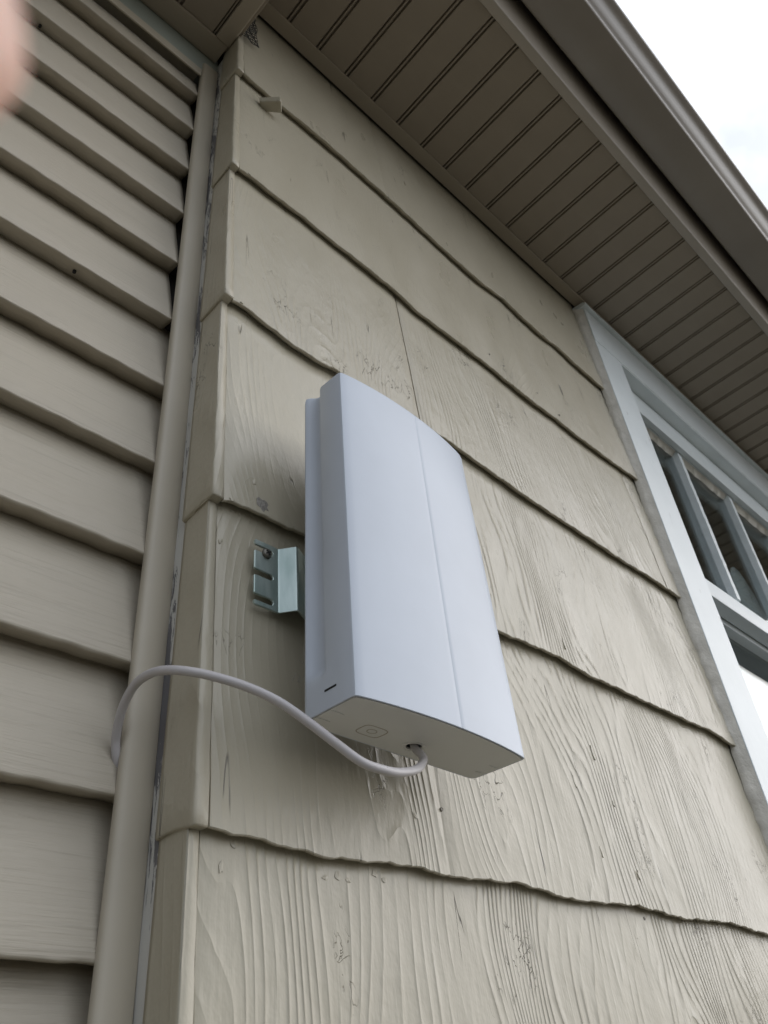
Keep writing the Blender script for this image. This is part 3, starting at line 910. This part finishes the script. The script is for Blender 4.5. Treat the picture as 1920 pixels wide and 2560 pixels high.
# black box painting the shade of a slot, low on the left side
m = MB(); zc = .0165
a = ex_*(-.0004+TAP*zc/BH) + ey_*.0205 + Vector((0, 0, zc)); b = ex_*(-.0004+TAP*zc/BH) + ey_*.0335 + Vector((0, 0, zc-.0003))
up = Vector((0, 0, .0008)); io = ex_*.003
m.add([a-up, b-up, b+up, a+up, a-up+io, b-up+io, b+up+io, a+up+io], [(0,1,2,3),(0,4,5,1),(1,5,6,2),(2,6,7,3),(3,7,4,0)])
o = m.build('slot_shade', M_BLACK); o.parent = ant

# ------------------------------------------------------------------ cable: out of the port, round the corner, behind the channel
hole = FL_ + ex_*HU + ey_*HV
pxs = [(1056, 1890, -.0695), (1058, 1905, -.0720), (1040, 1924, -.0800), (1000, 1931, -.0860), (960, 1925, -.0880), (905, 1905, -.0860), (840, 1858, -.0780), (780, 1812, -.0700), (700, 1756, -.0600),
       (620, 1718, -.0480), (530, 1690, -.0340), (460, 1677, -.0220), (410, 1676, -.0080), (372, 1686, .0080), (338, 1712, .0260), (312, 1757, .0430), (297, 1805, .0560), (290, 1850, .0650), (291, 1892, .0695), (299, 1930, .0735), (310, 1965, .0770)]
cp = [hole + Vector((0, 0, .03)), hole + Vector((0, .0, .012)), hole + Vector((.0005, -.0005, -.001))] + [on_plane(a, b, 'y', y) for a, b, y in pxs]
m = MB(); tube(m, catmull(cp, 8), .0036, 16)
cable = m.build('cable', M_CABLE, smooth=True)
cable['label'] = 'thick grey cable looping from the white box to the corner channel'; cable['category'] = 'cable'

# ------------------------------------------------------------------ small things up at the corner
pc = on_plane(687, 254, 'y', -.016)
pgz = R(-42)
pg = empty('painted_peg', (pc.x, -.002, pc.z), 'short painted peg sticking out of the top shake course near the corner', 'peg')
vs = []
for q, s in ((-.006, .9), (.008, .95), (.026, 1.08), (.029, 1.0)):
    for x, z in ((-.0095, -.006), (.0095, -.007), (.0105, .006), (-.0090, .007)):
        # axis leans out of the wall and to the right
        ax = Vector((math.cos(pgz), math.sin(pgz), -.05)); sx = Vector((-math.sin(pgz), math.cos(pgz), 0))
        vs.append(ax*q - sx*x*s + Vector((-.010, .002, z*s)))
fs = [(3, 2, 1, 0), (12, 13, 14, 15)] + [(4*j+i, 4*j+(i+1) % 4, 4*j+4+(i+1) % 4, 4*j+4+i) for j in range(3) for i in range(4)]
o = mesh_obj('block', vs, fs, M_SH, pg, bevel=.0016)

random.seed(5)
sc = MB()
def patch(u, v):               # crumpled strip: u across, v up
    v = min(max(v, 0), .99); z = 1.312 + .100*v
    w = .030*(1-v)**.9 + .004
    x = .0005 + w*u + .020*v**1.5 + .002*math.sin(v*14)
    y = -.0075 - .003*abs(math.sin(u*5+v*9)) - .004*v
    return Vector((x, y, z))
for i in range(9):
    u = i/8
    tube(sc, [patch(u + .02*math.sin(v*25+i), v/14) for v in range(int(15-6*abs(u-.4)))], .00065, 4)
for j in range(17):
    v = j/17
    tube(sc, [patch(u/7, v + .010*math.sin(u*1.7+j) - .004*u) for u in range(8)], .00065, 4)
scr_o = sc.build('screen_scrap', M_WIRE)
scr_o['label'] = 'torn scrap of dark insect screen stuck at the top of the corner'; scr_o['category'] = 'screen'

# ------------------------------------------------------------------ photographer's fingertip at the edge of the lens
axis_px = [(-770, -1500), (-670, -950), (-575, -480), (-500, -150), (-465, 40), (-455, 300)]
fp = []
dist = .051
for a, b in axis_px:
    d = ray(a, b); fp.append(CAM_POS + d.normalized()*dist)
fpts = catmull(fp, 8)
def frad(t):
    r = .0090 - .0004*t + .0003*math.sin(t*9)
    if t > .80: r *= math.sqrt(max(.01, 1-((t-.80)/.20)**2))
    return r
m = MB(); tube(m, fpts, frad, 24)
finger = m.build('person', M_SKIN, smooth=True)
finger['label'] = 'blurred pink fingertip of the photographer at the upper left edge'; finger['category'] = 'finger'
